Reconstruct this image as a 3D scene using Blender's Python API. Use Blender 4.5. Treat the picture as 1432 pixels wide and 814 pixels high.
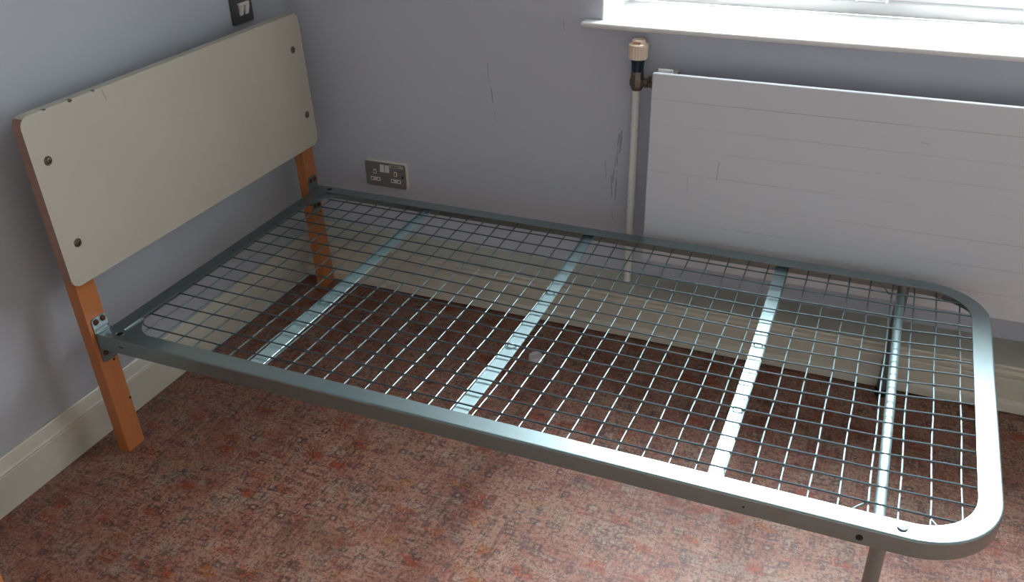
import bpy, bmesh, math
from math import sin, cos, pi
from mathutils import Vector, Matrix

for o in list(bpy.data.objects): bpy.data.objects.remove(o)
sc = bpy.context.scene
COL = sc.collection

# ------------------------------------------------------------------ camera
F_PX = 1267.03
YAW, PITCH, ROLL = -0.4090, 0.5213, -0.0247
CAM = Vector((1.534, -1.2044, 1.4038))
fw = Vector((sin(YAW)*cos(PITCH), cos(YAW)*cos(PITCH), -sin(PITCH)))
rt = Vector((cos(YAW), -sin(YAW), 0)); up = rt.cross(fw)
rt2 = rt*cos(ROLL) + up*sin(ROLL); up2 = up*cos(ROLL) - rt*sin(ROLL)
cd = bpy.data.cameras.new('camera'); cam = bpy.data.objects.new('camera', cd); COL.objects.link(cam)
M = Matrix.Identity(4)
for i in range(3):
    M[i][0], M[i][1], M[i][2], M[i][3] = rt2[i], up2[i], -fw[i], CAM[i]
cam.matrix_world = M
cd.sensor_width = 36.0; cd.sensor_fit = 'HORIZONTAL'; cd.lens = F_PX/1432*36.0
cd.clip_start = 0.02
sc.camera = cam

# ------------------------------------------------------------------ world, light, exposure
SKY = 5.6
EXPOSURE = 0.65
w = bpy.data.worlds.new('world'); sc.world = w; w.use_nodes = True
nt = w.node_tree; nt.nodes.clear()
wo = nt.nodes.new('ShaderNodeOutputWorld'); bg = nt.nodes.new('ShaderNodeBackground')
tc = nt.nodes.new('ShaderNodeTexCoord'); sx = nt.nodes.new('ShaderNodeSeparateXYZ'); cr = nt.nodes.new('ShaderNodeValToRGB')
mr = nt.nodes.new('ShaderNodeMapRange'); mr.inputs['From Min'].default_value = -1; mr.inputs['From Max'].default_value = 1
nt.links.new(tc.outputs['Generated'], sx.inputs[0]); nt.links.new(sx.outputs['Z'], mr.inputs['Value'])
nt.links.new(mr.outputs[0], cr.inputs[0]); nt.links.new(cr.outputs[0], bg.inputs['Color']); nt.links.new(bg.outputs[0], wo.inputs[0])
e = cr.color_ramp.elements
e[0].position = 0.0; e[0].color = (0.16, 0.19, 0.15, 1)
e[1].position = 1.0; e[1].color = (0.85, 0.94, 1.0, 1)
a = e.new(0.49); a.color = (0.20, 0.23, 0.20, 1)
a = e.new(0.51); a.color = (0.88, 0.95, 1.0, 1)
bg.inputs['Strength'].default_value = SKY
# hazy bright patch of sky round the veiled sun
GLOW = 56.0; GDIR = Vector((-.12, .82, .56)).normalized(); GPOW = 9.0
dp = nt.nodes.new('ShaderNodeVectorMath'); dp.operation = 'DOT_PRODUCT'; nt.links.new(tc.outputs['Generated'], dp.inputs[0]); dp.inputs[1].default_value = GDIR
mxx = nt.nodes.new('ShaderNodeMath'); mxx.operation = 'MAXIMUM'; nt.links.new(dp.outputs['Value'], mxx.inputs[0]); mxx.inputs[1].default_value = 0
pw = nt.nodes.new('ShaderNodeMath'); pw.operation = 'POWER'; nt.links.new(mxx.outputs[0], pw.inputs[0]); pw.inputs[1].default_value = GPOW
gm = nt.nodes.new('ShaderNodeMath'); gm.operation = 'MULTIPLY'; nt.links.new(pw.outputs[0], gm.inputs[0]); gm.inputs[1].default_value = GLOW
bg2 = nt.nodes.new('ShaderNodeBackground'); bg2.inputs['Color'].default_value = (.95, .98, 1.0, 1); nt.links.new(gm.outputs[0], bg2.inputs['Strength'])
ad = nt.nodes.new('ShaderNodeAddShader'); nt.links.new(bg.outputs[0], ad.inputs[0]); nt.links.new(bg2.outputs[0], ad.inputs[1]); nt.links.new(ad.outputs[0], wo.inputs[0])
vs = sc.view_settings
sc.display_settings.display_device = 'sRGB'
vs.view_transform = 'Standard'; vs.look = 'None'; vs.gamma = 1.0; vs.use_curve_mapping = False; vs.exposure = EXPOSURE

# ------------------------------------------------------------------ layout numbers (metres)
H = 0.3314; W = 0.90; L = 1.832; RC = 0.145; FL = 0.0404; SD = 0.036
XL = -0.1217; YB = 1.04; YS = 0.9103; HS = 0.1335
WX0, WX1, WZ0, WZ1 = 0.829, 2.35, 0.849, 1.98
YF = 1.285

# portal for the window daylight (gives no light of its own)
ld = bpy.data.lights.new('window_portal', 'AREA'); ld.shape = 'RECTANGLE'; ld.size = WX1-WX0; ld.size_y = WZ1-WZ0
ld.energy = 1; ld.cycles.is_portal = True
lo = bpy.data.objects.new('window_portal', ld); COL.objects.link(lo)
lo.location = ((WX0+WX1)/2, 1.36, (WZ0+WZ1)/2); lo.rotation_euler = (-pi/2, 0, 0)

# ------------------------------------------------------------------ material helpers
def lin(c): return tuple(((v/255+0.055)/1.055)**2.4 if v/255 > 0.04045 else v/255/12.92 for v in c) + (1,)
class NT:
    def __init__(s, name):
        s.m = bpy.data.materials.new(name); s.m.use_nodes = True; s.t = s.m.node_tree; s.t.nodes.clear()
        s.out = s.n('ShaderNodeOutputMaterial'); s.b = s.n('ShaderNodeBsdfPrincipled'); s.l(s.b.outputs[0], s.out.inputs[0])
    def n(s, t, **k):
        q = s.t.nodes.new(t)
        for a_, b_ in k.items(): setattr(q, a_, b_)
        return q
    def l(s, a, b): s.t.links.new(a, b)
    def put(s, inp, v):
        if hasattr(v, 'links') or isinstance(v, bpy.types.NodeSocket): s.l(v, inp)
        else: inp.default_value = v
    def math(s, op, a, b=0.0, c=None, clamp=False):
        q = s.n('ShaderNodeMath', operation=op, use_clamp=clamp); s.put(q.inputs[0], a); s.put(q.inputs[1], b)
        if c is not None: s.put(q.inputs[2], c)
        return q.outputs[0]
    def mix(s, f, a, b, mode='MIX'):
        q = s.n('ShaderNodeMix', data_type='RGBA', blend_type=mode); s.put(q.inputs[0], f); s.put(q.inputs[6], a); s.put(q.inputs[7], b)
        return q.outputs[2]
    def pos(s): return s.n('ShaderNodeNewGeometry').outputs['Position']
    def obj(s): return s.n('ShaderNodeTexCoord').outputs['Object']
    def mapn(s, v, scale=(1,1,1), loc=(0,0,0), rot=(0,0,0)):
        q = s.n('ShaderNodeMapping'); s.l(v, q.inputs[0]); q.inputs['Scale'].default_value = scale; q.inputs['Location'].default_value = loc; q.inputs['Rotation'].default_value = rot
        return q.outputs[0]
    def noise(s, v, sc_, det=3, rough=.5, dist=0, col=False):
        q = s.n('ShaderNodeTexNoise'); s.l(v, q.inputs['Vector']); q.inputs['Scale'].default_value = sc_; q.inputs['Detail'].default_value = det
        q.inputs['Roughness'].default_value = rough; q.inputs['Distortion'].default_value = dist
        return q.outputs['Color' if col else 'Fac']
    def ramp(s, f, *st, mode='LINEAR'):
        q = s.n('ShaderNodeValToRGB'); s.l(f, q.inputs[0]); r = q.color_ramp; r.interpolation = mode
        for i, (p, c) in enumerate(st):
            el = r.elements[i] if i < 2 else r.elements.new(p)
            el.position = p; el.color = c if len(c) == 4 else tuple(c)+(1,)
        return q.outputs[0]
    def step(s, f, a, b):
        q = s.n('ShaderNodeMapRange', interpolation_type='SMOOTHSTEP'); s.put(q.inputs['Value'], f); q.inputs['From Min'].default_value = a; q.inputs['From Max'].default_value = b
        return q.outputs[0]
    def sep(s, v):
        q = s.n('ShaderNodeSeparateXYZ'); s.l(v, q.inputs[0]); return q.outputs
    def comb(s, x, y, z):
        q = s.n('ShaderNodeCombineXYZ'); s.put(q.inputs[0], x); s.put(q.inputs[1], y); s.put(q.inputs[2], z); return q.outputs[0]
    def seg(s, u, v, a, b, wd):
        """mask of a thin scratch from a to b in the (u, v) plane"""
        dx, dy = b[0]-a[0], b[1]-a[1]; LL = dx*dx+dy*dy
        pu = s.math('SUBTRACT', u, a[0]); pv = s.math('SUBTRACT', v, a[1])
        t = s.math('DIVIDE', s.math('ADD', s.math('MULTIPLY', pu, dx), s.math('MULTIPLY', pv, dy)), LL, clamp=True)
        qu = s.math('SUBTRACT', pu, s.math('MULTIPLY', t, dx)); qv = s.math('SUBTRACT', pv, s.math('MULTIPLY', t, dy))
        d = s.math('SQRT', s.math('ADD', s.math('MULTIPLY', qu, qu), s.math('MULTIPLY', qv, qv)))
        return s.step(d, wd, wd*0.35)
    def bump(s, h, st=.2, dist=.002):
        q = s.n('ShaderNodeBump'); q.inputs['Strength'].default_value = st; q.inputs['Distance'].default_value = dist; s.l(h, q.inputs['Height']); s.l(q.outputs[0], s.b.inputs['Normal'])
    def set(s, **k):
        nm = dict(col='Base Color', rough='Roughness', metal='Metallic', coat='Coat Weight', coatr='Coat Roughness', spec='Specular IOR Level', trans='Transmission Weight', ior='IOR', alpha='Alpha')
        for a, v in k.items(): s.put(s.b.inputs[nm[a]], v)
        return s.m

def plain(name, rgb, rough=.5, metal=0., var=.06, **k):
    m = NT(name); n = m.noise(m.obj(), 35, 3)
    c = lin(rgb); m.set(col=m.mix(n, tuple(v*(1-var) for v in c[:3])+(1,), tuple(min(1, v*(1+var)) for v in c[:3])+(1,)), rough=rough, metal=metal, **k)
    return m.m

def wall_mat(name, rgb, scratches=(), axes=(0, 2)):
    m = NT(name); P = m.pos(); s = m.sep(P)
    c = lin(rgb); n = m.noise(P, 2.2, 4, .6)
    col = m.mix(n, tuple(v*.94 for v in c[:3])+(1,), tuple(v*1.05 for v in c[:3])+(1,))
    msk = None
    for (a_, b_, wd) in scratches:
        q = m.seg(s[axes[0]], s[axes[1]], a_, b_, wd)
        msk = q if msk is None else m.math('MAXIMUM', msk, q)
    if msk is not None:
        brk = m.step(m.noise(m.mapn(P, (60, 60, 25)), 1.0, 2), .36, .56)
        col = m.mix(m.math('MULTIPLY', m.math('MULTIPLY', msk, brk), .5), col, (.07, .065, .07, 1))
    m.bump(m.noise(P, 160, 4, .6), .12, .002)
    m.set(col=col, rough=.55, spec=.35)
    return m.m

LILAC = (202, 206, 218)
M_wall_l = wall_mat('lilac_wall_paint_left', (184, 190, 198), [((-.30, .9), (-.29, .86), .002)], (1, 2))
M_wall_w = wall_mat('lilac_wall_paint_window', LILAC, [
    ((.513, .640), (.517, .600), .0022), ((.505, .71), (.507, .655), .0012), ((.520, .575), (.5275, .525), .0012),
    ((.887, .55), (.872, .41), .0028), ((.884, .50), (.882, .36), .0022), ((.868, .43), (.876, .30), .0020), ((.850, .47), (.853, .42), .0015),
    ((.722, .86), (.728, .815), .0015), ((.893, .56), (.890, .50), .004)])
M_ceil = wall_mat('white_ceiling_paint', (235, 235, 232))
M_skirt = plain('cream_gloss_skirting', (206, 204, 190), .32, var=.05)
M_white = plain('white_gloss_paint', (236, 236, 234), .28, var=.02)
M_upvc = plain('white_window_frame', (240, 241, 242), .25, var=.01)
M_plastic = plain('white_plastic', (240, 234, 230), .35, var=.02)
M_dark = plain('dark_slot', (16, 15, 15), .6)
M_chrome = plain('bolt_steel', (120, 112, 100), .38, 1.0, .25)
M_rust = plain('rusty_bolt', (96, 62, 44), .6, .5, .4)
M_knob = plain('cream_valve_plastic', (248, 228, 208), .4, var=.02)
M_navy = plain('dark_navy_plastic', (30, 46, 66), .35)
M_brass = plain('nickel_valve_body', (128, 120, 112), .38, .85, .15)
M_plate = plain('brushed_steel_plate', (140, 138, 137), .38, .2, .08)
M_switchplate = plain('dark_steel_plate', (84, 84, 86), .36, .2, .08)
M_clear = NT('clear_plastic'); M_clear.set(col=lin((228, 224, 228)), rough=.3, trans=.0, ior=1.45); M_clear = M_clear.m

# painted steel of the bed frame
m = NT('aqua_grey_painted_steel'); P = m.obj(); n = m.noise(P, 60, 4, .6)
m.bump(m.noise(P, 420, 3), .05, .0006)
chip = m.step(m.noise(P, 23, 5, .7), .71, .74)
STEEL = lin((126, 145, 148))
col = m.mix(n, tuple(v*.92 for v in STEEL[:3])+(1,), tuple(v*1.08 for v in STEEL[:3])+(1,))
col = m.mix(chip, col, lin((70, 74, 74)))
m.b.inputs['Coat IOR'].default_value = 1.7
m.set(col=col, rough=.50, metal=.92, spec=.6, coat=1.0, coatr=.10); M_steel = m.m
m = NT('zinc_wire'); m.set(col=lin((128, 148, 152)), rough=.42, metal=.85); M_wire = m.m
m = NT('zinc_wire_dimmed'); m.set(col=lin((92, 108, 114)), rough=.36, metal=.8); M_wire2 = m.m  # weaker reflections on the long wires painted in as a darker zinc
m = NT('galvanised_strap_steel'); n = m.noise(m.obj(), 50, 4, .6); m.set(col=m.mix(n, lin((176, 210, 216)), lin((196, 226, 230))), rough=.42, metal=.75, coat=.5, coatr=.25); M_strap = m.m

# wood
def wood(name, a, b, sc_=(60, 60, 5)):
    m = NT(name); P = m.mapn(m.obj(), sc_)
    n = m.noise(P, 1.0, 4, .6, 1.2); n2 = m.noise(m.mapn(m.obj(), (18, 18, 9)), 1, 3)
    c = m.mix(n, lin(a), lin(b)); c = m.mix(m.step(n2, .72, .80), c, lin((92, 44, 18)))
    m.bump(n, .1, .001); m.set(col=c, rough=.36, coat=.25, coatr=.2); return m.m
M_wood = wood('orange_varnished_pine', (176, 104, 58), (196, 128, 78))

# headboard laminate with chips along the top edge
m = NT('cream_painted_headboard'); P = m.obj(); s = m.sep(P)
n = m.noise(P, 3.0, 4, .6); c = m.mix(n, lin((182, 177, 162)), lin((194, 189, 175)))
nz = m.noise(P, 90, 3)
msk = None
for (y_, z_, r_) in ((.035, .842, .006), (.100, .8385, .006), (.165, .8405, .0045)):
    d = m.math('SQRT', m.math('ADD', m.math('POWER', m.math('SUBTRACT', s[1], y_), 2), m.math('POWER', m.math('MULTIPLY', m.math('SUBTRACT', s[2], z_), 1.6), 2)))
    q = m.step(m.math('ADD', d, m.math('MULTIPLY', nz, .004)), r_+.0024, r_+.0004)
    msk = q if msk is None else m.math('MAXIMUM', msk, q)
msk = m.math('MULTIPLY', msk, m.step(m.math('ADD', s[0], m.math('MULTIPLY', s[2], .0376)), .0175, .0215))
c = m.mix(msk, c, lin((92, 66, 48)))
for (a_, b_, wd, k_) in (((.186, .838), (.192, .812), .0012, .7), ((.55, .55), (.62, .66), .0008, .25), ((.35, .72), (.46, .70), .0008, .2)):
    c = m.mix(m.math('MULTIPLY', m.seg(s[1], s[2], a_, b_, wd), k_), c, lin((110, 108, 102)))
m.set(col=c, rough=.42, spec=.4); M_board = m.m
M_edge = plain('headboard_edge', (150, 118, 104), .6, var=.15)

# radiator enamel with fine horizontal score lines
m = NT('white_radiator_enamel'); P = m.pos(); s = m.sep(P)
col = m.mix(m.noise(P, 3, 3), lin((220, 225, 234)), lin((228, 232, 239)))
n1 = m.noise(m.mapn(P, (2.5, 2.5, 30)), 1.0, 2)
for z_, st in ((.691, .40), (.626, .25), (.568, .22), (.502, .30), (.434, .28), (.368, .25), (.303, .3)):
    d = m.math('ABSOLUTE', m.math('SUBTRACT', s[2], z_))
    lm = m.math('MULTIPLY', m.step(d, .0016, .0005), m.math('MULTIPLY', m.step(n1, .30, .62), st*.8))
    col = m.mix(lm, col, lin((110, 100, 96)))
for (a_, b_, wd, k_) in (((1.175, .545), (1.173, .50), .0013, .5), ((1.10, .50), (1.10, .45), .001, .3), ((1.62, .655), (1.64, .653), .003, .15)):
    col = m.mix(m.math('MULTIPLY', m.seg(s[0], s[2], a_, b_, wd), k_), col, lin((110, 104, 100)))
m.set(col=col, rough=.3, spec=.45); M_rad = m.m

# patterned carpet
m = NT('red_grey_patterned_carpet'); P = m.pos()
warp = m.noise(P, 14, 2, .5, 0, True)
wv = m.n('ShaderNodeVectorMath', operation='MULTIPLY_ADD'); m.l(warp, wv.inputs[0]); wv.inputs[1].default_value = (.016, .016, 0); m.l(P, wv.inputs[2]); Pw = wv.outputs[0]
def cells(sc_, rnd, src, out='Color', metric='CHEBYCHEV', feat='F1'):
    v = m.n('ShaderNodeTexVoronoi', voronoi_dimensions='2D', distance=metric, feature=feat); m.l(src, v.inputs['Vector']); v.inputs['Scale'].default_value = sc_; v.inputs['Randomness'].default_value = rnd
    return v
base = m.ramp(m.noise(P, 9, 5, .65), (.30, lin((158, 104, 96))), (.45, lin((188, 138, 128))), (.56, lin((200, 158, 144))), (.68, lin((186, 164, 154))))
v1 = cells(17, 1.0, m.mapn(Pw, (.8, 1.4, 1))); s1 = m.sep(v1.outputs['Color'])
red = m.step(s1[0], .70, .80)
base = m.mix(m.math('MULTIPLY', m.math('MULTIPLY', red, m.step(v1.outputs['Distance'], .42, .18)), .62), base, lin((186, 92, 76)))
grey = m.step(s1[1], .74, .84)
base = m.mix(m.math('MULTIPLY', m.math('MULTIPLY', grey, m.step(v1.outputs['Distance'], .42, .18)), .5), base, lin((168, 158, 148)))
yel = m.step(s1[2], .86, .92)
base = m.mix(m.math('MULTIPLY', m.math('MULTIPLY', yel, m.step(v1.outputs['Distance'], .42, .18)), .4), base, lin((190, 142, 98)))
# small outlined squares
for (sc_, th, a_, b_, amt, tint, offs) in ((27, .84, .17, .24, .75, (80, 66, 70), 0), (50, .80, .19, .30, .6, (88, 70, 72), 3.3), (21, .86, .26, .31, .5, (100, 80, 80), 7.7)):
    v = cells(sc_, 1.0, m.mapn(Pw, (1, 1.15, 1), (offs, offs*.7, 0))); sc3 = m.sep(v.outputs['Color']); d = v.outputs['Distance']
    ring = m.math('MULTIPLY', m.step(d, a_-.07, a_), m.step(d, b_+.07, b_))
    on = m.step(sc3[0], th, th+.03)
    k = m.math('MULTIPLY', m.math('MULTIPLY', ring, on), amt)
    base = m.mix(k, base, lin(tint))
    core = m.math('MULTIPLY', m.math('MULTIPLY', m.step(d, a_-.05, a_-.12), on), m.math('MULTIPLY', m.step(sc3[1], .5, .55), .6))
    base = m.mix(core, base, lin((206, 190, 176)))
# filled dark dots and bars
v = cells(34, 1, m.mapn(Pw, (1, 1, 1), (11, 5, 0))); sc3 = m.sep(v.outputs['Color'])
base = m.mix(m.math('MULTIPLY', m.math('MULTIPLY', m.step(sc3[0], .86, .88), m.step(v.outputs['Distance'], .24, .16)), .7), base, lin((88, 66, 68)))
# thin strokes along both weave directions
for scl, rng, tint, amt in (((5.5, 60, 1), (.60, .68), (112, 74, 70), .5), ((60, 5.5, 1), (.60, .68), (88, 72, 72), .5), ((8, 90, 1), (.60, .70), (214, 190, 176), .45), ((90, 9, 1), (.61, .70), (218, 196, 182), .45),
                            ((26, 150, 1), (.60, .70), (80, 64, 66), .5), ((150, 26, 1), (.60, .70), (84, 66, 66), .5)):
    q = m.noise(m.mapn(P, scl, (3, 9, 0)), 1.0, 2, .5)
    base = m.mix(m.math('MULTIPLY', m.step(q, *rng), amt), base, lin(tint))
scr = m.math('ABSOLUTE', m.math('SUBTRACT', m.noise(m.mapn(P, (1, 1.4, 1)), 48, 2, .6, .6), .5))
scr2 = m.math('ABSOLUTE', m.math('SUBTRACT', m.noise(m.mapn(P, (1, .8, 1), (7, 3, 0)), 90, 2, .6, .4), .5))
patch = m.step(m.noise(P, 17, 3, .6), .48, .62); patch2 = m.step(m.noise(m.mapn(P, loc=(5, 5, 0)), 21, 3, .6), .46, .60)
base = m.mix(m.math('MULTIPLY', m.math('MULTIPLY', m.step(scr, .034, .010), patch), .85), base, lin((78, 62, 66)))
base = m.mix(m.math('MULTIPLY', m.math('MULTIPLY', m.step(scr2, .038, .010), patch2), .7), base, lin((214, 194, 182)))
mot = m.noise(P, 110, 4, .75)
base = m.mix(m.math('MULTIPLY', m.step(mot, .48, .62), .75), base, lin((114, 76, 70)))
base = m.mix(m.math('MULTIPLY', m.step(mot, .46, .34), .5), base, lin((212, 178, 164)))
speck = m.noise(P, 330, 3, .7)
base = m.mix(m.step(speck, .54, .64), base, m.mix(.6, base, lin((82, 62, 62))))
base = m.mix(m.math('MULTIPLY', m.step(speck, .44, .30), .4), base, lin((216, 196, 184)))
st = m.step(m.noise(P, 2.6, 4, .6), .60, .74)
base = m.mix(m.math('MULTIPLY', st, .35), base, lin((120, 92, 70)))
s = m.sep(P)                                   # worn dusty strip along the left skirting
dust = m.math('MULTIPLY', m.step(m.math('ADD', s[0], m.math('MULTIPLY', m.noise(P, 12, 3), .08)), .03, -.08), .25)
base = m.mix(dust, base, lin((112, 106, 104)))
m.bump(speck, .25, .002)
hs = m.n('ShaderNodeHueSaturation'); m.l(base, hs.inputs['Color']); hs.inputs['Saturation'].default_value = 1.28; hs.inputs['Hue'].default_value = .507; hs.inputs['Value'].default_value = .62
m.set(col=hs.outputs[0], rough=.50, spec=.5); M_floor = m.m

# window glass
m = NT('window_glass'); m.t.nodes.remove(m.b)
tr = m.n('ShaderNodeBsdfTransparent'); gl = m.n('ShaderNodeBsdfGlossy'); gl.inputs['Roughness'].default_value = .02
mx = m.n('ShaderNodeMixShader'); mx.inputs[0].default_value = .08; m.l(tr.outputs[0], mx.inputs[1]); m.l(gl.outputs[0], mx.inputs[2]); m.l(mx.outputs[0], m.out.inputs[0])
M_glass = m.m

# ------------------------------------------------------------------ mesh helpers
def finish(bm, smooth=True, ang=35):
    bmesh.ops.recalc_face_normals(bm, faces=bm.faces)
    if smooth:
        for f in bm.faces: f.smooth = True
        for ed in bm.edges:
            if len(ed.link_faces) == 2 and ed.calc_face_angle(0) > math.radians(ang): ed.smooth = False
def wloc(o):
    l = Vector((0, 0, 0))
    while o is not None: l += o.location; o = o.parent
    return l
def obj(name, bm, mat, parent=None, loc=None, smooth=True):
    """link a bmesh (in world coordinates) as one object; its origin goes to loc, or to its parent's origin"""
    finish(bm, smooth)
    base = wloc(parent) if parent is not None else Vector((0, 0, 0))
    org = Vector(loc) if loc is not None else base
    bmesh.ops.translate(bm, verts=bm.verts, vec=-org)
    me = bpy.data.meshes.new(name); bm.to_mesh(me); bm.free()
    for q in (mat if isinstance(mat, (list, tuple)) else [mat]): me.materials.append(q)
    o = bpy.data.objects.new(name, me); COL.objects.link(o)
    if parent is not None: o.parent = parent
    o.location = org - base
    if smooth and len(me.polygons) < 20000:
        wn = o.modifiers.new('weighted normals', 'WEIGHTED_NORMAL'); wn.keep_sharp = True
    return o
def thing(name, label, cat, loc, group=None):
    o = bpy.data.objects.new(name, None); COL.objects.link(o); o.location = loc; o.empty_display_size = .05
    o['label'] = label; o['category'] = cat
    if group: o['group'] = group
    return o
def struct(name, bm, mat, parent=None, smooth=False):
    o = obj(name, bm, mat, parent, smooth=smooth); o['kind'] = 'structure'; return o
def NB(): return bmesh.new()
def merge(dst, src):
    me = bpy.data.meshes.new('tmp'); src.to_mesh(me); src.free(); dst.from_mesh(me); bpy.data.meshes.remove(me)
def box(bm, x0, x1, y0, y1, z0, z1, bev=0, seg=2, mi=0, tilt=0):
    t = NB()
    vs_ = [t.verts.new((x-tilt*z, y, z)) for x in (x0, x1) for y in (y0, y1) for z in (z0, z1)]
    for f in ((0,1,3,2),(4,6,7,5),(0,4,5,1),(2,3,7,6),(0,2,6,4),(1,5,7,3)): t.faces.new([vs_[i] for i in f])
    bmesh.ops.recalc_face_normals(t, faces=t.faces)
    if bev: bmesh.ops.bevel(t, geom=t.edges[:], offset=bev, segments=seg, affect='EDGES', profile=.5)
    for f in t.faces: f.material_index = mi
    merge(bm, t)
def frame_of(d):
    d = d.normalized(); u = Vector((0, 0, 1)) if abs(d.z) < .9 else Vector((1, 0, 0))
    a_ = u.cross(d).normalized(); return a_, d.cross(a_).normalized()
def tube(bm, pts, r, n=10, caps=True, mi=0):
    pts = [Vector(p) for p in pts]; rings = []
    rs = r if isinstance(r, (list, tuple)) else [r]*len(pts)
    a_ = None
    for i, p in enumerate(pts):
        d = (pts[min(i+1, len(pts)-1)]-pts[max(i-1, 0)]).normalized()
        if a_ is None: a_, b_ = frame_of(d)
        else: a_ = (a_-d*a_.dot(d)).normalized(); b_ = d.cross(a_)
        rings.append([bm.verts.new(p+(a_*cos(2*pi*k/n)+b_*sin(2*pi*k/n))*rs[i]) for k in range(n)])
    for i in range(len(rings)-1):
        for k in range(n):
            f = bm.faces.new((rings[i][k], rings[i][(k+1) % n], rings[i+1][(k+1) % n], rings[i+1][k])); f.material_index = mi
    if caps:
        f = bm.faces.new(rings[0][::-1]); f.material_index = mi; f = bm.faces.new(rings[-1]); f.material_index = mi
def lathe(bm, base, axis, prof, n=28, rib=0, ribd=0, ribrange=(0, 0), mi=0):
    """prof: (radius, height) along axis from base"""
    base = Vector(base); axis = Vector(axis).normalized(); a_, b_ = frame_of(axis); rings = []
    for j, (r, h) in enumerate(prof):
        ring = []
        for k in range(n):
            t = 2*pi*k/n; rr = r
            if rib and ribrange[0] <= j <= ribrange[1] and k % 2: rr -= ribd
            ring.append(bm.verts.new(base+axis*h+(a_*cos(t)+b_*sin(t))*rr))
        rings.append(ring)
    for i in range(len(rings)-1):
        for k in range(n):
            f = bm.faces.new((rings[i][k], rings[i][(k+1) % n], rings[i+1][(k+1) % n], rings[i+1][k])); f.material_index = mi
    bm.faces.new(rings[0][::-1]).material_index = mi; bm.faces.new(rings[-1]).material_index = mi
def prism(bm, poly, ax, a0, a1, mi=0, bev=0):
    """extrude a 2-D polygon along ax (0 x, 1 y, 2 z)"""
    t = NB()
    def P3(u, v, w_): return {0: (w_, u, v), 1: (u, w_, v), 2: (u, v, w_)}[ax]
    A = [t.verts.new(P3(u, v, a0)) for u, v in poly]; B = [t.verts.new(P3(u, v, a1)) for u, v in poly]
    t.faces.new(A); t.faces.new(B[::-1]); n = len(poly)
    for i in range(n): t.faces.new((A[i], B[i], B[(i+1) % n], A[(i+1) % n]))
    bmesh.ops.recalc_face_normals(t, faces=t.faces)
    if bev:
        es = [ed for ed in t.edges if len(ed.link_faces) == 2 and ed.calc_face_angle(0) > .6]
        bmesh.ops.bevel(t, geom=es, offset=bev, segments=2, affect='EDGES', profile=.5)
    for f in t.faces: f.material_index = mi
    merge(bm, t)
def rrect(u0, u1, v0, v1, r, n=6):
    out = []
    for cx, cy, a0 in ((u1-r, v1-r, 0), (u0+r, v1-r, 90), (u0+r, v0+r, 180), (u1-r, v0+r, 270)):
        for i in range(n+1):
            t = math.radians(a0+90*i/n); out.append((cx+r*cos(t), cy+r*sin(t)))
    return out

# ------------------------------------------------------------------ room
RX1, RY0, RZ1 = 3.0, -2.3, 2.4
bm = NB(); box(bm, XL-.15, RX1+.15, RY0-.15, YF+.1, -.1, 0); struct('floor', bm, M_floor)
bm = NB(); box(bm, XL-.15, RX1+.15, RY0-.15, YF+.1, RZ1, RZ1+.1); struct('ceiling', bm, M_ceil)
bm = NB(); box(bm, XL-.15, XL, RY0-.15, YF+.1, 0, RZ1); struct('wall_left', bm, M_wall_l)
bm = NB(); box(bm, RX1, RX1+.15, RY0-.15, YF+.1, 0, RZ1); struct('wall_right', bm, M_ceil)
bm = NB(); box(bm, XL, RX1, RY0-.15, RY0, 0, RZ1); struct('wall_back', bm, M_ceil)
bm = NB(); YO = YF+.1
box(bm, XL, WX0, YB, YO, 0, RZ1); box(bm, WX1, RX1, YB, YO, 0, RZ1); box(bm, WX0, WX1, YB, YO, 0, WZ0-.015); box(bm, WX0, WX1, YB, YO, WZ1, RZ1)
struct('wall_window', bm, M_wall_w)
bm = NB(); box(bm, WX0, WX0+.004, YB-.0005, YF, WZ0, WZ1); box(bm, WX1-.004, WX1, YB-.0005, YF, WZ0, WZ1); box(bm, WX0, WX1, YB-.0005, YF, WZ1-.004, WZ1)
struct('trim_1', bm, M_white)

# skirtings
def ogee(t, h, flat):
    return [(0, 0), (t, 0), (t, h*flat), (t-.002, h*flat+.003), (t-.001, h*flat+.007), (t-.005, h*flat+.012), (t-.010, h*.93), (t-.012, h*.95), (t-.012, h*.97), (t-.015, h), (0, h)]
bm = NB(); prism(bm, [(XL+u, v) for u, v in ogee(.02, .124, .70)], 1, RY0, YS)   # (x, z) profile along y
struct('baseboard_left', bm, M_skirt, smooth=True)
bm = NB()
pr = [(YB, 0), (YS+.006, 0), (YS+.006, .006), (YS-.006, .006), (YS-.006, .026), (YS-.003, .034), (YS+.002, .038), (YS+.002, .092), (YS+.005, .097), (YS-.001, .103), (YS-.002, .112),
      (YS+.004, .118), (YS+.004, .122), (YS, .128), (YS+.002, .1325), (YS+.006, HS), (YB, HS)]
prism(bm, pr, 0, XL, RX1)
struct('baseboard_window', bm, M_skirt, smooth=True)
bm = NB(); box(bm, RX1-.02, RX1, RY0, YS-.006, 0, .124, .004); struct('baseboard_right', bm, M_skirt)
bm = NB(); box(bm, XL+.02, RX1-.02, RY0, RY0+.02, 0, .124, .004); struct('baseboard_back', bm, M_skirt)

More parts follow.
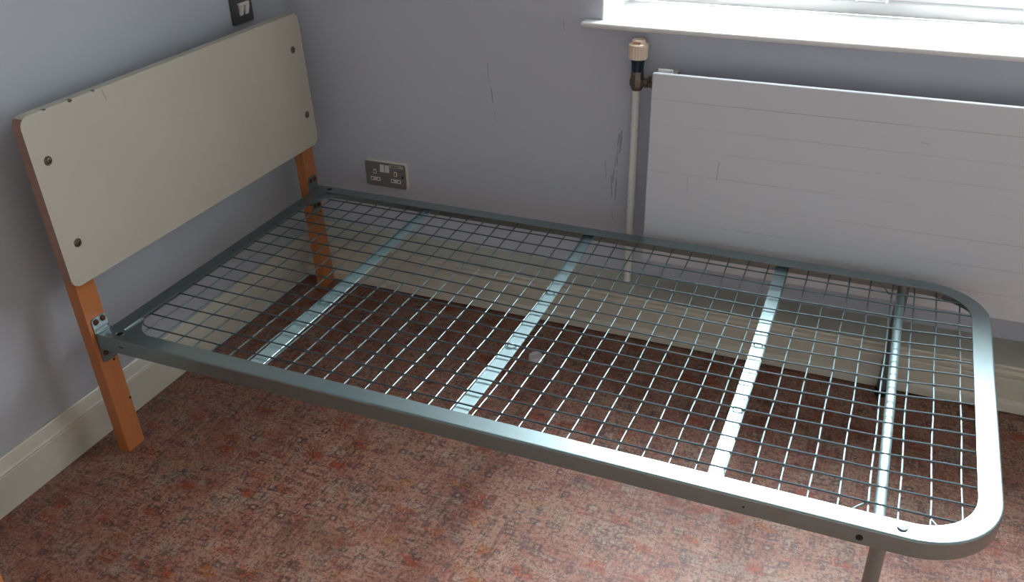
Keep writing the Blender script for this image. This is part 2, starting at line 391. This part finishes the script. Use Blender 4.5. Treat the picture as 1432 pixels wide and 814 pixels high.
# window: frame, mullion, sashes, panes, sill board
FX0, FX1 = WX0, WX1; MX0, MX1 = 1.419, 1.488
bm = NB(); yf0, yf1 = YF, YF+.06
box(bm, FX0, FX1, yf0, yf1, WZ0, .882, .003); box(bm, FX0, FX1, yf0, yf1, WZ1-.04, WZ1, .003)
box(bm, FX0, FX0+.045, yf0, yf1, .882, WZ1-.04, .003); box(bm, FX1-.045, FX1, yf0, yf1, .882, WZ1-.04, .003); box(bm, MX0, MX1, yf0, yf1, .882, WZ1-.04, .003)
win = struct('window_1', bm, M_upvc)
for (a0, a1) in ((FX0+.045, MX0), (MX1, FX1-.045)):
    bm = NB(); y0, y1 = yf0+.012, yf1-.006; z0, z1 = .884, WZ1-.042
    box(bm, a0+.002, a1-.002, y0, y1, z0, z0+.055, .004); box(bm, a0+.002, a1-.002, y0, y1, z1-.055, z1, .004)
    box(bm, a0+.002, a0+.057, y0, y1, z0+.055, z1-.055, .004); box(bm, a1-.057, a1-.002, y0, y1, z0+.055, z1-.055, .004)
    sash = obj('sash', bm, M_upvc, win, smooth=False)
    bm = NB(); box(bm, a0+.05, a1-.05, y0+.015, y0+.021, z0+.05, z1-.05); obj('pane', bm, M_glass, sash, smooth=False)
bm = NB()
nose = []
for i in range(9):
    t = pi/2+pi*i/8; nose.append((1.000+.0072+.0072*cos(t), .8418+.0072*sin(t)))
prism(bm, nose+[(YB-.0005, .8346), (YB-.0005, .849)], 0, .786, 2.395)
box(bm, WX0+.0005, WX1-.0005, YB-.0005, YF, .8346, .849)
obj('window_sill', bm, M_white, win)

# ------------------------------------------------------------------ bed
bed = thing('bed', 'single bed of grey painted steel with bare wire mesh and a cream headboard', 'bed', (.9, .45, 0))

# angle-iron frame: closed L section swept round the bed, rounded at the foot
def path():
    pts = [((0, 0), (1, 1))]
    for cx, cy, a0 in ((L-RC, RC, -90), (L-RC, W-RC, 0)):
        for i in range(15):
            t = math.radians(a0+90*i/14); pts.append(((cx+RC*cos(t), cy+RC*sin(t)), (-cos(t), -sin(t))))
    pts.append(((0, W), (1, -1)))
    return pts
SEC = [(0, -SD), (0, -.005), (.0008, -.0022), (.0024, -.0006), (.005, 0), (FL-.0003, 0), (FL, -.0005), (FL, -.003), (.006, -.0032), (.0032, -.006), (.003, -SD)]
bm = NB(); rings = [[bm.verts.new((p[0]+nn[0]*d, p[1]+nn[1]*d, H+z)) for d, z in SEC] for p, nn in path()]
n = len(rings); k = len(SEC)
for i in range(n):
    A, B = rings[i], rings[(i+1) % n]
    for j in range(k): bm.faces.new((A[j], B[j], B[(j+1) % k], A[(j+1) % k]))
frame = obj('frame', bm, M_steel, bed)
# bolts and holes on the frame
def dome(bm, c, ax, r, h): lathe(bm, c, ax, [(r, 0), (r, h*.35), (r*.86, h*.75), (r*.5, h*.97), (r*.12, h)], 18)
for (x, y) in ((1.6777, .0225), (1.6727, .8775)):
    bm = NB(); dome(bm, (x, y, H), (0, 0, 1), .0085, .004); obj('bolt', bm, M_steel, frame)
for (x, y) in ((.046, .0215), (.046, W-.0215)):
    bm = NB(); lathe(bm, (x, y, H-.001), (0, 0, 1), [(.0105, 0), (.0105, .0016), (.0085, .0022), (.0078, .0014)], 22); o = obj('bolt', bm, M_steel, frame)
    bm = NB(); lathe(bm, (x, y, H-.001), (0, 0, 1), [(.0070, 0), (.0070, .0026)], 20); obj('bolt_recess', bm, M_dark, frame)
for x, y in ((.0245, .1417), (.0245, W-.1417), (.0245, .45)):
    bm = NB(); lathe(bm, (x, y, H-.002), (0, 0, 1), [(.0028, 0), (.0028, .0022)], 12); obj('hole', bm, M_dark, frame)
bm = NB(); box(bm, .058, .072, -.0006, .002, H-.019, H-.0165); obj('slot', bm, M_dark, frame)
for x, z, r_ in ((1.617, H-.022, .006), (1.43, H-.020, .002)):
    bm = NB(); lathe(bm, (x, .002, z), (0, -1, 0), [(r_, 0), (r_, .0026)], 14); obj('hole', bm, M_dark, frame)

# wire mesh: long and cross wires, each a wire of its own
mesh = bpy.data.objects.new('wire_mesh', None); COL.objects.link(mesh); mesh.parent = bed; mesh.location = (0, 0, H-.007); mesh.empty_display_size = .05
YW = [.075+.0500*i for i in range(16)]; XW = [1.7689-.0483*i for i in range(36)]
ZL, ZC, RW = H-.0056, H-.0094, .0018
def xend(y):      # where a long wire tucks under the foot flange
    c = RC; r = RC-.028
    d = c-y if y < c else (y-(W-c) if y > W-c else 0)
    return L-RC+math.sqrt(max(r*r-d*d, 0))
def yend(x):
    c = L-RC; r = RC-.028
    return RC-math.sqrt(max(r*r-(x-c)**2, 0)) if x > c else .028
SAG = ((0, 0), (.38, .006), (.87, .0175), (1.37, .021), (1.60, .015), (1.80, 0), (2, 0))
def sag(x, y):                                          # the worn mesh hangs a little in the middle
    for (a_, p), (b_, q) in zip(SAG, SAG[1:]):
        if x <= b_:
            t = max(0, (x-a_)/(b_-a_)); A = p+(q-p)*(t*t*(3-2*t) if b_ > 1.5 else t); break
    return A*sin(pi*min(1, max(0, (y-.03)/.84)))
def sagx(x, y): return .0016*sin(x*7.3+y*31)+.0010*sin(x*19+y*53)
wires = []
for i, y in enumerate(YW):
    x1 = xend(y); x0 = .030 if .09 < y < W-.09 else .075
    N = 60; pts = [(x0+(x1-x0)*t/N, y+.5*sagx(x0+(x1-x0)*t/N, y), ZL-sag(x0+(x1-x0)*t/N, y)) for t in range(N+1)]
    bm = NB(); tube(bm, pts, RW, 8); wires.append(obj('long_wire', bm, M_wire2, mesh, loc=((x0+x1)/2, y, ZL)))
for i, x in enumerate(XW):
    ye = yend(x); ye = .062 if x < .085 else (.034 if x < .13 else ye)
    N = 30; pts = [(x+.0008*sin(t*.6+x*40), ye+(W-2*ye)*t/N, ZC-sag(x, ye+(W-2*ye)*t/N)) for t in range(N+1)]
    bm = NB(); tube(bm, pts, RW, 8); obj('cross_wire', bm, M_wire, mesh, loc=(x, .45, ZC))
# short diagonal tie wires at the leg ends
for (a_, b_) in (((1.619, .0755), (1.592, .034)), ((1.719, .0755), (1.738, .040)), ((1.619, .8245), (1.592, .866)), ((1.719, .8245), (1.738, .860))):
    bm = NB(); tube(bm, [(a_[0], a_[1], ZC+.0002-sag(a_[0], a_[1])), ((a_[0]+b_[0])/2, (a_[1]+b_[1])/2, ZL-.001), (b_[0], b_[1], ZL)], .0017, 8); obj('tie_wire', bm, M_wire, mesh)
bm = NB(); tube(bm, [(.0445, .094, ZL-.001), (.060, .0795, ZL), (.078, .075, ZL)], .0017, 8); obj('tie_wire', bm, M_wire, mesh)

# flat straps across, clipped to the mesh
ZS = H-.0118
def strap(xn, xf, hw, clipy):
    bm = NB()
    N = 28; rows = []
    for t in range(N+1):
        y = .0035+(W-.007)*t/N; x = xn+(xf-xn)*y/W; z = ZS-sag(x, y)
        rows.append([bm.verts.new(q) for q in ((x-hw, y, z-.003), (x-hw, y, z-.0006), (x-hw+.0006, y, z), (x+hw-.0006, y, z), (x+hw, y, z-.0006), (x+hw, y, z-.003))])
    for A, B in zip(rows, rows[1:]):
        for q in range(6): bm.faces.new((A[q], A[(q+1) % 6], B[(q+1) % 6], B[q]))
    bm.faces.new(rows[0]); bm.faces.new(rows[-1])
    st_ = obj('support_strap', bm, M_strap, bed, loc=((xn+xf)/2, .45, ZS))
    for cy in clipy:
        yw = min(YW, key=lambda q: abs(q-cy)); xx = xn+(xf-xn)*yw/W; bm = NB(); pts = []
        for t in range(13):
            a_ = pi*t/12; pts.append((xx+hw*.62*cos(a_), yw+.0035*cos(2*a_), ZS-sag(xx, yw)+.0005+.0098*sin(a_)))
        tube(bm, pts, .0017, 8); obj('mesh_clip', bm, M_wire, st_)
strap(.391, .372, .0175, (.595, .325)); strap(.870, .860, .0160, (.557, .31)); strap(1.371, 1.3655, .0145, (.547, .298))

# corner gussets at the head
for sy in (0, 1):
    f = (lambda y: y) if sy == 0 else (lambda y: W-y)
    poly = [(.012, .012), (.135, .012), (.135, .040), (.120, .0415), (.098, .0455), (.080, .0545), (.066, .066), (.055, .080), (.0465, .094), (.041, .102), (.012, .102)]
    bm = NB(); prism(bm, [(x, f(y)) for x, y in poly], 2, H-.0036-.0034, H-.0034, bev=.0004); obj('gusset_plate', bm, M_steel, bed)

# brackets bolting the frame to the posts
TL = .0376; PX = .0014
def bracket(y0, y1):
    bm = NB(); xf = PX
    t = NB(); poly = rrect(y0, y1, .252, .366, .008)
    prism(t, poly, 0, xf, xf+.0032, bev=.0005)
    for v in t.verts: v.co.x -= TL*v.co.z
    merge(bm, t)
    box(bm, PX-TL*H+.001, .0006, y0+.001, y1-.001, H-SD, H-.0005, .0008)
    b = obj('mounting_bracket', bm, M_steel, bed, loc=(0, (y0+y1)/2, H))
    ym = (y0+y1)/2
    for (dy, z) in ((-.010, .3555), (.010, .3555), (-.010, .275), (.009, .272)):
        bm = NB(); dome(bm, (xf+.003-TL*z, ym+dy, z), (1, 0, TL), .0068, .005); obj('bolt', bm, M_rust, b)
bracket(.003, .045); bracket(W-.045, W-.003)

# wooden posts
PT, PY0, PY1, PZ = .031, -.006, .0463, .762
for s_ in (0, 1):
    y0, y1 = (PY0, PY1) if s_ == 0 else (W-PY1, W-PY0)
    bm = NB(); box(bm, PX-PT, PX, y0, y1, 0, PZ, .0022, 2, tilt=TL)
    post = obj('headboard_post', bm, M_wood, bed, loc=(PX-PT/2, (y0+y1)/2, 0))
    for dy, z in ((.012, .245), (.022, .13)):
        bm = NB(); lathe(bm, (PX-TL*z-.0015, (y0+y1)/2+dy, z), (1, 0, TL), [(.0032, 0), (.0032, .0022)], 10)
        obj('screw_hole', bm, M_dark, post)

# headboard
BX = .0262
t = NB(); prism(t, rrect(-.029, .9085, .4645, .8408, .022, 8), 0, BX-.0242, BX, bev=.0016)
for v in t.verts: v.co.x -= TL*v.co.z
t.normal_update()
for f in t.faces: f.material_index = 0 if abs(f.normal.x) > .6 else (1 if f.normal.y < -.5 or f.normal.y > .5 or f.normal.z < -.5 else 0)
# board origin kept at the world origin height so that its chips stay put
board = obj('headboard', t, [M_board, M_edge], bed, loc=(0, 0, 0))
for (y, z) in ((.008, .743), (.0156, .556), (.8604, .749), (.8747, .560)):
    bm = NB(); x = BX-TL*z-.0003
    lathe(bm, (x, y, z), (1, 0, TL), [(.0098, 0), (.0098, .001), (.0085, .0022), (.0072, .0018)], 22)
    dome(bm, (x+.001, y, z), (1, 0, TL), .0062, .0034)
    s_ = obj('screw', bm, M_chrome, board)
    bm = NB(); box(bm, x+.0015, x+.0049, y-.0009, y+.0009, z-.0042, z+.0042); obj('screw_slot', bm, M_dark, s_, smooth=False)

# foot legs and the tube joining them
LX, LR = 1.6495, .0132
for y in (.0175, W-.0175):
    bm = NB(); tube(bm, [(LX, y, .014), (LX, y, H-.0045)], LR, 20)
    leg = obj('leg', bm, M_steel, bed, loc=(LX, y, 0))
    bm = NB(); lathe(bm, (LX, y, 0), (0, 0, 1), [(.0150, 0), (.0158, .003), (.0158, .018), (.0146, .021)], 20); obj('rubber_foot', bm, M_dark, leg)
bm = NB(); tube(bm, [(LX-.004, .028, .292), (LX-.004, W-.028, .292)], .0098, 18); obj('crossbar', bm, M_strap, bed)

# ------------------------------------------------------------------ radiator, valve, pipe
XR0, XR1, YR, ZR0, ZR1 = .9925, 2.42, .940, .2385, .7555
rad = thing('radiator', 'white flat-fronted wall radiator with fine horizontal lines hanging under the window', 'radiator', (1.7, 1.0, ZR0))
bm = NB(); box(bm, XR0, XR1, YR, YR+.014, ZR0, ZR1, .004, 3); obj('front_panel', bm, M_rad, rad)
bm = NB(); box(bm, XR0+.012, XR1-.012, YR+.014, YR+.045, ZR0+.012, ZR1-.010, .006, 2)
for i in range(34):                                          # pressed convector channels on the back
    x = XR0+.04+i*.04; box(bm, x, x+.02, YR+.045, YR+.072, ZR0+.05, ZR1-.05, .004, 1)
obj('rear_body', bm, M_rad, rad)
for x in (1.003, 1.95):
    bm = NB(); box(bm, x-.002, x+.036, YR+.012, YB-.002, ZR1-.0195, ZR1-.0165, .001); box(bm, x-.002, x+.036, YR+.020, YR+.030, ZR1-.02, ZR1+.005, .003)
    box(bm, x, x+.03, YB-.006, YB-.002, ZR0+.1, ZR1-.016, .001)
    obj('wall_bracket', bm, M_white, rad)

XP, YP = .9392, .9985
pipe = obj('heating_pipe', (lambda b: (tube(b, [(XP, YP, HS), (XP, YP, .30), (XP+.0005, YP, .50), (XP, YP, .699)], .0105, 18), b)[1])(NB()), M_white, loc=(XP, YP, HS))
pipe['label'] = 'vertical white painted heating pipe rising from the boxed skirting to the radiator valve'; pipe['category'] = 'pipe'
val = thing('radiator_valve', 'thermostatic radiator valve with cream ribbed knob on top of the white pipe', 'valve', (XP, YP, .690))
bm = NB(); lathe(bm, (XP, YP, 0), (0, 0, 1), [(.0120, .690), (.0140, .692), (.0165, .699), (.0178, .704), (.0178, .722), (.0165, .727), (.0172, .730), (.0160, .738), (.0150, .739)], 8)
lathe(bm, (XP, YP, 0), (0, 0, 1), [(.0185, .7035), (.0190, .7055), (.0190, .7185), (.0185, .7205)], 6)
obj('valve_body', bm, M_brass, val)
bm = NB(); zt = .712
dx = Vector((1, -.45, 0)).normalized()
tube(bm, [(XP+.012, YP, zt), (XP+.034, YP-.008, zt), (XR0+.004, .968, zt)], [.008, .008, .008], 14)
lathe(bm, (XP+.021, YP-.003, zt), dx, [(.0105, 0), (.0118, .002), (.0118, .012), (.0105, .014)], 6)
tube(bm, [(XP+.034, YP-.008, zt), (XP+.036, YP-.009, zt+.012), (XP+.036, YP-.009, zt+.018)], .004, 8)
obj('union_nut', bm, M_brass, val)
bm = NB(); lathe(bm, (XP, YP, 0), (0, 0, 1), [(.0140, .7385), (.0152, .741), (.0158, .756), (.0176, .765), (.0186, .774)], 24, 1, .0016, (1, 3)); obj('collar', bm, M_navy, val)
bm = NB(); lathe(bm, (XP, YP, 0), (0, 0, 1), [(.0215, .7705), (.0232, .7715), (.0245, .775), (.0245, .800), (.0252, .8035), (.0245, .8075), (.0190, .8105), (.0180, .8110), (.0174, .8160), (.0155, .8185), (.008, .8192)], 44, 1, .0024, (2, 3)); knob = obj('knob', bm, M_knob, val)
bm = NB(); prism(bm, rrect(XP-.009, XP+.009, YP-.0185, YP-.0150, .0012, 3), 2, .8115, .8150); obj('indicator_mark', bm, plain('knob_marking', (190, 130, 96), .4), knob)

# ------------------------------------------------------------------ wall socket and light switch
sock = thing('wall_socket', 'steel double plug socket with white inserts low on the window wall', 'socket', (.151, YB, .2925))
SX0, SX1, SZ0, SZ1 = .081, .221, .293, .3725
bm = NB(); prism(bm, rrect(SX0+.0035, SX1+.0045, SZ0-.001, SZ1+.0045, .006), 1, YB-.0065, YB, bev=.001); obj('back_plate', bm, M_plastic, sock)
bm = NB(); prism(bm, rrect(SX0, SX1, SZ0, SZ1, .006), 1, YB-.0105, YB-.0065, bev=.0012); face = obj('face_plate', bm, M_plate, sock)
yp_ = YB-.0105
for cx in (SX0+.034, SX1-.034):
    bm = NB(); prism(bm, rrect(cx-.0055, cx+.0055, .3325, .3490, .004), 1, yp_-.0012, yp_, bev=.0003)
    prism(bm, rrect(cx-.0175, cx+.0175, .3110, .3235, .003), 1, yp_-.0012, yp_, bev=.0003)
    ins = obj('socket_insert', bm, M_plastic, sock)
    bm = NB(); box(bm, cx-.0019, cx+.0019, yp_-.0016, yp_-.001, .3355, .3450)
    for s_ in (-1, 1): box(bm, cx+s_*.011-.0032, cx+s_*.011+.0032, yp_-.0016, yp_-.001, .3152, .3195)
    obj('pin_slot', bm, M_dark, ins, smooth=False)
cxm = (SX0+SX1)/2
for s_ in (-1, 1):
    bm = NB(); t = NB(); box(t, cxm+s_*.0085-.0070, cxm+s_*.0085+.0070, yp_-.0042, yp_, .3435, .3665, .001)
    for v in t.verts: v.co.y -= .0020*((.355-v.co.z)/.0115) if v.co.y < yp_-.002 else 0
    merge(bm, t); obj('rocker_switch', bm, M_plastic, sock)
bm = NB(); prism(bm, rrect(cxm+.017, SX1-.006, .3595, .3690, .0015), 1, yp_-.0006, yp_+.0002); lab = obj('sticker', bm, plain('sticker_paper', (186, 180, 172), .5), sock)
bm = NB()
for i, (a_, b_) in enumerate(((.0, .004), (.0055, .0095), (.011, .014), (.0155, .020), (.0215, .024))): box(bm, cxm+.024+a_, cxm+.024+b_, yp_-.0009, yp_-.0005, .3630, .3656)
obj('print', bm, M_dark, lab, smooth=False)
for x in (SX0+.010, SX1-.010):
    bm = NB(); dome(bm, (x, yp_, .333), (0, -1, 0), .0036, .0012); obj('screw', bm, M_dark if x > .15 else M_plate, sock)

sw = thing('light_switch', 'dark metal double light switch with two white rockers above the headboard', 'switch', (XL, .815, .824))
Y0, Y1, Z0, Z1 = .7735, .8575, .8245, .9105
bm = NB(); prism(bm, rrect(Y0, Y1, Z0, Z1, .006), 0, XL, XL+.009, bev=.002); obj('face_plate', bm, M_switchplate, sw)
xs = XL+.009
bm = NB(); prism(bm, rrect(Y0+.007, Y1-.007, Z0+.012, Z1-.008, .004), 0, xs-.0005, xs+.001, bev=.0003); obj('inner_panel', bm, M_switchplate, sw)
ym = (Y0+Y1)/2+.001
for s_ in (-1, 1):
    t = NB(); box(t, xs+.0005, xs+.006, ym+s_*.0115-.0075, ym+s_*.0115+.0075, .8465, .8720, .001)
    for v in t.verts:
        if v.co.x > xs+.003: v.co.x += .0035*((v.co.z-.859)/.013)
    bm = NB(); merge(bm, t); obj('rocker_switch', bm, M_plastic, sw)
bm = NB(); box(bm, xs+.0005, xs+.0075, ym-.0215, ym+.0215, .8725, .8800, .001); obj('rocker_surround', bm, M_plastic, sw)

# ------------------------------------------------------------------ things on the floor
bm = NB(); lathe(bm, (.770, .712, 0), (0, 0, 1), [(.0195, 0), (.0205, .002), (.0190, .014), (.0178, .0155), (.0165, .0145), (.0155, .0060), (.004, .0052)], 32)
cup = obj('castor_cup', bm, M_clear, loc=(.770, .712, 0)); cup['label'] = 'small round pale plastic castor cup on the carpet under the bed mesh'; cup['category'] = 'castor cup'

cab = thing('bedside_cabinet', 'orange-brown wooden furniture edge just showing at the bottom left corner of the view', 'cabinet', (.05, -.75, 0))
CX0, CX1, CY0, CY1, CZ = -.098, .2480, -.98, -.5180, .46
bm = NB(); box(bm, CX0, CX1-.020, CY0, CY1, .0, CZ-.02, .003); obj('carcass', bm, M_wood, cab)
bm = NB(); box(bm, CX0, CX1-.003, CY0, CY1, CZ-.02, CZ, .003); obj('top', bm, M_wood, cab)
bm = NB(); box(bm, CX1-.020, CX1, CY0+.002, CY1-.0, .012, CZ-.022, .003); door = obj('door', bm, M_wood, cab)
bm = NB(); dome(bm, (CX1, CY0+.06, .30), (1, 0, 0), .014, .02); obj('handle', bm, M_chrome, door)
